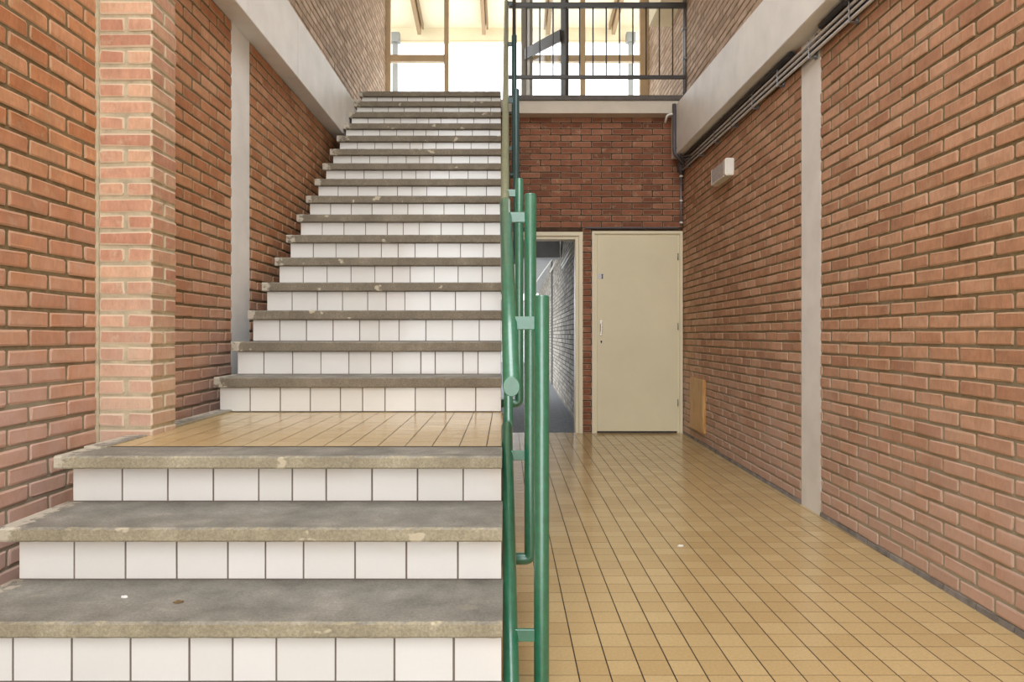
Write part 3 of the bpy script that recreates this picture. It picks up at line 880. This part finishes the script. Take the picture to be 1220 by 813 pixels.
bm = bmesh.new(); box(bm, wx(716.9), wx(718.2), YB - 0.004, YB - 0.002, wz(331.9), wz(326.9)); box(bm, wx(716.4), wx(718.6), YB - 0.004, YB - 0.002, wz(327.7), wz(326.9)); box(bm, wx(716.4), wx(718.6), YB - 0.004, YB - 0.002, wz(332.2), wz(331.4))
obj('sticker_mark', bm, M['blue'], d2)
for yy in (306, 389, 480):
    bm = bmesh.new(); tube(bm, [(wx(807.6), YB - 0.006, wz(yy + 4)), (wx(807.6), YB - 0.006, wz(yy - 4))], 0.006, 10); obj('hinge', bm, M['galv'], d2)

# cable strip above the closed door
bm = bmesh.new(); box(bm, wx(696.5), wx(808), YB - 0.02, YB + 0.005, wz(272.8), wz(270.9), 0, 0.003)
tag(obj('cable_strip', bm, M['darkpipe']), 'thin dark cable strip running above the closed cream door', 'cable')

# ------------------------------------------------------------------ conduits on the right wall
G = 'grey conduits clipped under the right hand beam'
labs = ['light grey conduit lowest of the three under the right beam', 'light grey conduit in the middle of the three under the right beam', 'light grey conduit highest of the three under the right beam']
def run(name, off, dz, r, y0, y1, m, mid=None):
    bm = bmesh.new()
    pts = [(rx(y) - 0.007 - off, y, bz0(y) - dz) for y in [y0 + (y1 - y0) * i / 12 for i in range(13)]]
    tube(bm, pts, r, 12)
    return obj(name, bm, m)
for i, (off, dz) in enumerate(((0.030, 0.128), (0.030, 0.094), (0.030, 0.060))):
    tag(run('conduit', off, dz, 0.0085, -1.0, 7.30, M['conduit']), labs[i], 'conduit', G)
for i, (off, dz, y0, y1, lab) in enumerate(((0.035, 0.026, 4.38, 7.28, 'black cable bundle tight under the far half of the right beam'),
                                            (0.035, 0.026, -1.0, 3.95, 'black cable bundle tight under the near half of the right beam'),
                                            (0.0125, 0.111, -1.0, 7.28, 'lower black cable between the grey conduits under the right beam'),
                                            (0.0125, 0.077, -1.0, 7.28, 'upper black cable between the grey conduits under the right beam'))):
    tag(run('cable', off, dz, 0.018 if i < 2 else 0.0125, y0, y1, M['cable']), lab, 'cable', 'black cables under the right hand beam')
bl = ['nearest the camera', 'second from the camera', 'third from the camera', 'fourth from the camera', 'fifth from the camera', 'sixth from the camera', 'seventh from the camera', 'farthest, by the corner']
for i in range(8):
    y = 3.60 + 0.50 * i
    br_ = empty('conduit_bracket', (rx(y) - 0.02, y, bz0(y) - 0.1))
    tag(br_, 'small steel bracket holding the grey conduits, ' + bl[i], 'bracket', 'steel brackets for the conduits')
    bm = bmesh.new()
    box(bm, rx(y) - 0.012, rx(y), y - 0.012, y + 0.012, bz0(y) - 0.155, bz0(y) - 0.01)
    obj('back_plate', bm, M['galv'], br_)
    bm = bmesh.new()
    box(bm, rx(y) - 0.050, rx(y) - 0.005, y - 0.008, y + 0.008, bz0(y) - 0.149, bz0(y) - 0.144)
    box(bm, rx(y) - 0.051, rx(y) - 0.0485, y - 0.005, y + 0.005, bz0(y) - 0.147, bz0(y) - 0.045)
    obj('clip_arm', bm, M['galv'], br_)
# vertical conduit on the beam end, box and pipe in the corner
yv = 7.20
vx = lambda x: (x - VX) * yv / F
vz = lambda y: EYE + (VY - y) * yv / F
bm = bmesh.new()
tube(bm, bent((vx(803.2), yv, vz(124)), (vx(803.2), yv, vz(183)), (vx(817), yv + 0.02, vz(195)), 0.04), 0.019, 14)
tag(obj('conduit', bm, M['darkpipe']), 'thick dark grey conduit dropping past the end of the right beam', 'conduit')
bm = bmesh.new()
tube(bm, bent((vx(801.5), yv, vz(136)), (vx(795), yv, vz(136.5)), (vx(794), 7.26, vz(144)), 0.03), 0.011, 10)
tag(obj('conduit', bm, M['concrete_white']), 'short pale bent conduit beside the end of the right beam', 'conduit')
for k_, (zz, yy) in enumerate(((188, 7.1), (191, 7.15))):
    bm = bmesh.new()
    tube(bm, bent((vx(806 + k_ * 3), 7.19, vz(176)), (vx(812), 7.17, vz(zz)), (rx(6.9) - 0.04, 6.95, bz0(6.95) - 0.06 - 0.034 * k_), 0.05), 0.009, 10)
    tag(obj('conduit', bm, M['darkpipe']), 'thin curved conduit bending round the beam end, %s one' % ('upper' if k_ == 0 else 'lower'), 'conduit')
jb = empty('junction_box', (rx(7.36) - 0.05, 7.36, vz(203)))
tag(jb, 'small grey round junction box in the corner above the closed door', 'junction box')
bm = bmesh.new(); tube(bm, [(1.758, 7.38, wz(206)), (1.758, 7.38, wz(193))], 0.038, 20, bevel=0.006); obj('box_body', bm, M['darkpipe'], jb)
bm = bmesh.new(); tube(bm, [(1.758, 7.38, wz(208.5)), (1.758, 7.38, wz(205.5))], 0.018, 14); obj('gland', bm, M['darkpipe'], jb)
cp = empty('corner_pipe', (1.765, 7.4, wz(270)))
tag(cp, 'thin vertical conduit pipe with pale clips in the corner above the closed door', 'pipe')
bm = bmesh.new(); tube(bm, [(1.765, 7.405, wz(270)), (1.765, 7.405, wz(206))], 0.009, 12); obj('pipe', bm, M['galv'], cp)
for yy in (211, 240, 266):
    bm = bmesh.new(); box(bm, 1.751, 1.779, 7.392, 7.436, wz(yy + 1), wz(yy - 1), 0, 0.002); obj('clip', bm, M['white_plastic'], cp)

# ------------------------------------------------------------------ emergency light on the right wall
ya, yb = 5.68, 6.11
el = empty('emergency_light', (rx(5.9), 5.9, EYE + 1.24))
tag(el, 'white boxy emergency light with smoky lens high on the right brick wall', 'lamp')
z0, z1 = EYE + 1.243, EYE + 1.378
def wbox(name, a, b, o0, o1, c, d, m, bev=0.004, slope=0.0):
    bm = bmesh.new()
    hexa(bm, [(rx(a) - o1, a, c + slope), (rx(a) - o0, a, c), (rx(b) - o0, b, c), (rx(b) - o1, b, c + slope),
              (rx(a) - o1, a, d - slope), (rx(a) - o0, a, d), (rx(b) - o0, b, d), (rx(b) - o1, b, d - slope)])
    if bev: bmesh.ops.bevel(bm, geom=list(bm.edges), offset=bev, segments=2, affect='EDGES')
    return obj(name, bm, m, el)
wbox('housing', ya, yb, 0.002, 0.045, z0, z1, M['white_plastic'])
wbox('end_cap', ya - 0.001, ya + 0.055, 0.002, 0.072, z0 - 0.001, z1 + 0.001, M['white_plastic'], 0.008)
wbox('end_cap', yb - 0.02, yb + 0.001, 0.002, 0.070, z0 - 0.001, z1 + 0.001, M['white_plastic'], 0.006)
wbox('lens', ya + 0.055, yb - 0.02, 0.044, 0.070, z0 + 0.012, z1 - 0.006, M['lens'], 0.004)
wbox('lower_rim', ya + 0.055, yb - 0.02, 0.044, 0.072, z0, z0 + 0.012, M['white_plastic'], 0.002)

# ------------------------------------------------------------------ wooden board on the right wall
bm = bmesh.new()
a, b = 6.545, 7.03
hexa(bm, [(rx(a) - 0.030, a, 0.117), (rx(a) - 0.0035, a, 0.117), (rx(b) - 0.0035, b, 0.117), (rx(b) - 0.030, b, 0.117),
          (rx(a) - 0.030, a, 0.598), (rx(a) - 0.0035, a, 0.598), (rx(b) - 0.0035, b, 0.598), (rx(b) - 0.030, b, 0.598)])
bmesh.ops.bevel(bm, geom=list(bm.edges), offset=0.002, segments=1, affect='EDGES')
tag(obj('wooden_board', bm, M['wood']), 'varnished pine board fixed low on the right brick wall near the closed door', 'board')

# ------------------------------------------------------------------ covered passage behind the open doorway
bm = bmesh.new(); box(bm, -4.5, 1.6, YB + 0.07, 27, -0.06, -0.012); tag(obj('floor_passage', bm, M['asphalt']), kind='structure')
def gx(y): return 0.804 + 0.0177 * (y - 8.53)
kk = 1 / math.hypot(1, 0.0177)
o = brick_wall('wall_passage', (gx(0), 0, 0), (0.0177 * kk, kk, 0), (-kk, 0.0177 * kk, 0), 7.66, 14.35, -0.02, 2.5, [M['brick_grey'], M['mortar_black']], phz=0.0, seed=41, depth=0.006, joint=0.013)
tag(o, kind='structure')
o = brick_wall('wall_passage_far', (gx(15.0) + 0.02, 0, 0), (0.0177 * kk, kk, 0), (-kk, 0.0177 * kk, 0), 15.0, 26.0, -0.02, 2.5, [M['brick_grey'], M['mortar_black']], phz=0.0, seed=42, depth=0.006, joint=0.013)
o.location.x = -0.27
tag(o, kind='structure')
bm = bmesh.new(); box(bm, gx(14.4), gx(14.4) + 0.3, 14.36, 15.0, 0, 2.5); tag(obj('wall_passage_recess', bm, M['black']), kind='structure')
bm = bmesh.new(); box(bm, -1.6, 1.6, YB + 0.26, 27, 2.5, 2.62); tag(obj('ceiling_passage', bm, M['ceiling_grey']), kind='structure')
bm = bmesh.new(); box(bm, -1.6, 0.82, 11.3, 11.6, 2.2, 2.5); tag(obj('trim_8', bm, M['ceiling_grey']), kind='structure')
bm = bmesh.new(); box(bm, -1.75, -1.6, YB + 0.16, 11.3, -0.02, 2.5); tag(obj('passage_shade_wall', bm, M['ceiling_grey']), kind='structure')  # unseen wall added so the near passage stays dark
for i, (X0, z, y0, y1, lab) in enumerate(((0.06, 0.99, 7.9, 10.4, 'upper white pipe on the passage wall seen through the open doorway'),
                                         (0.06, 0.93, 7.9, 10.2, 'lower white pipe on the passage wall seen through the open doorway'),
                                         (0.06, 1.31, 11.7, 20.0, 'white pipe high along the far passage wall'),
                                         (0.06, 1.22, 11.7, 14.2, 'second white pipe below the one high along the far passage wall'))):
    bm = bmesh.new(); tube(bm, [(gx(y0) - X0, y0, EYE + z), (gx(y1) - X0 - (0.25 if i == 2 else 0), y1, EYE + z)], 0.012, 12)
    tag(obj('pipe', bm, M['white_plastic']), lab, 'pipe', 'white pipes in the passage')

bm = bmesh.new(); box(bm, -6.0, 2.0, 27.0, 27.2, -0.02, 2.3); tag(obj('wall_passage_end', bm, M['ceiling_grey']), kind='structure')
# ------------------------------------------------------------------ litter
def scrap(name, x, y, z, s, m, lab, cat, seed):
    r = random.Random(seed)
    bm = bmesh.new()
    n = 9
    top = []; bot = []
    for i in range(n):
        a = 2 * math.pi * i / n
        rr = s * r.uniform(0.7, 1.1)
        h = r.uniform(0.001, 0.005)
        top.append(bm.verts.new((x + math.cos(a) * rr * 1.8, y + math.sin(a) * rr, z + h + 0.0015)))
        bot.append(bm.verts.new((x + math.cos(a) * rr * 1.8, y + math.sin(a) * rr, z + h * 0.0 + 0.0002)))
    ct = bm.verts.new((x, y, z + 0.006)); cb = bm.verts.new((x, y, z + 0.0002))
    for i in range(n):
        j = (i + 1) % n
        bm.faces.new([top[i], top[j], ct]); bm.faces.new([bot[j], bot[i], cb]); bm.faces.new([top[i], bot[i], bot[j], top[j]])
    tag(obj(name, bm, m), lab, cat)
zt0 = low[1][1]
def on(x, y, z):
    d = (EYE - z) * F / (y - VY); return ((x - VX) * d / F, d, z)
X, Y, Z = on(213, 718.5, zt0); scrap('dry_leaf', X, Y, Z, 0.008, M['leaf'], 'curled dry brown leaf lying on the lowest visible stair tread', 'leaf', 1)
X, Y, Z = on(148, 712.5, zt0); scrap('paper_scrap', X, Y, Z, 0.005, M['paper'], 'tiny white scrap lying on the lowest visible stair tread', 'litter', 2)
X, Y, Z = on(811, 651, 0.0); scrap('paper_scrap', X, Y, Z, 0.009, M['paper'], 'small white scrap lying on the ochre tiled floor', 'litter', 3)
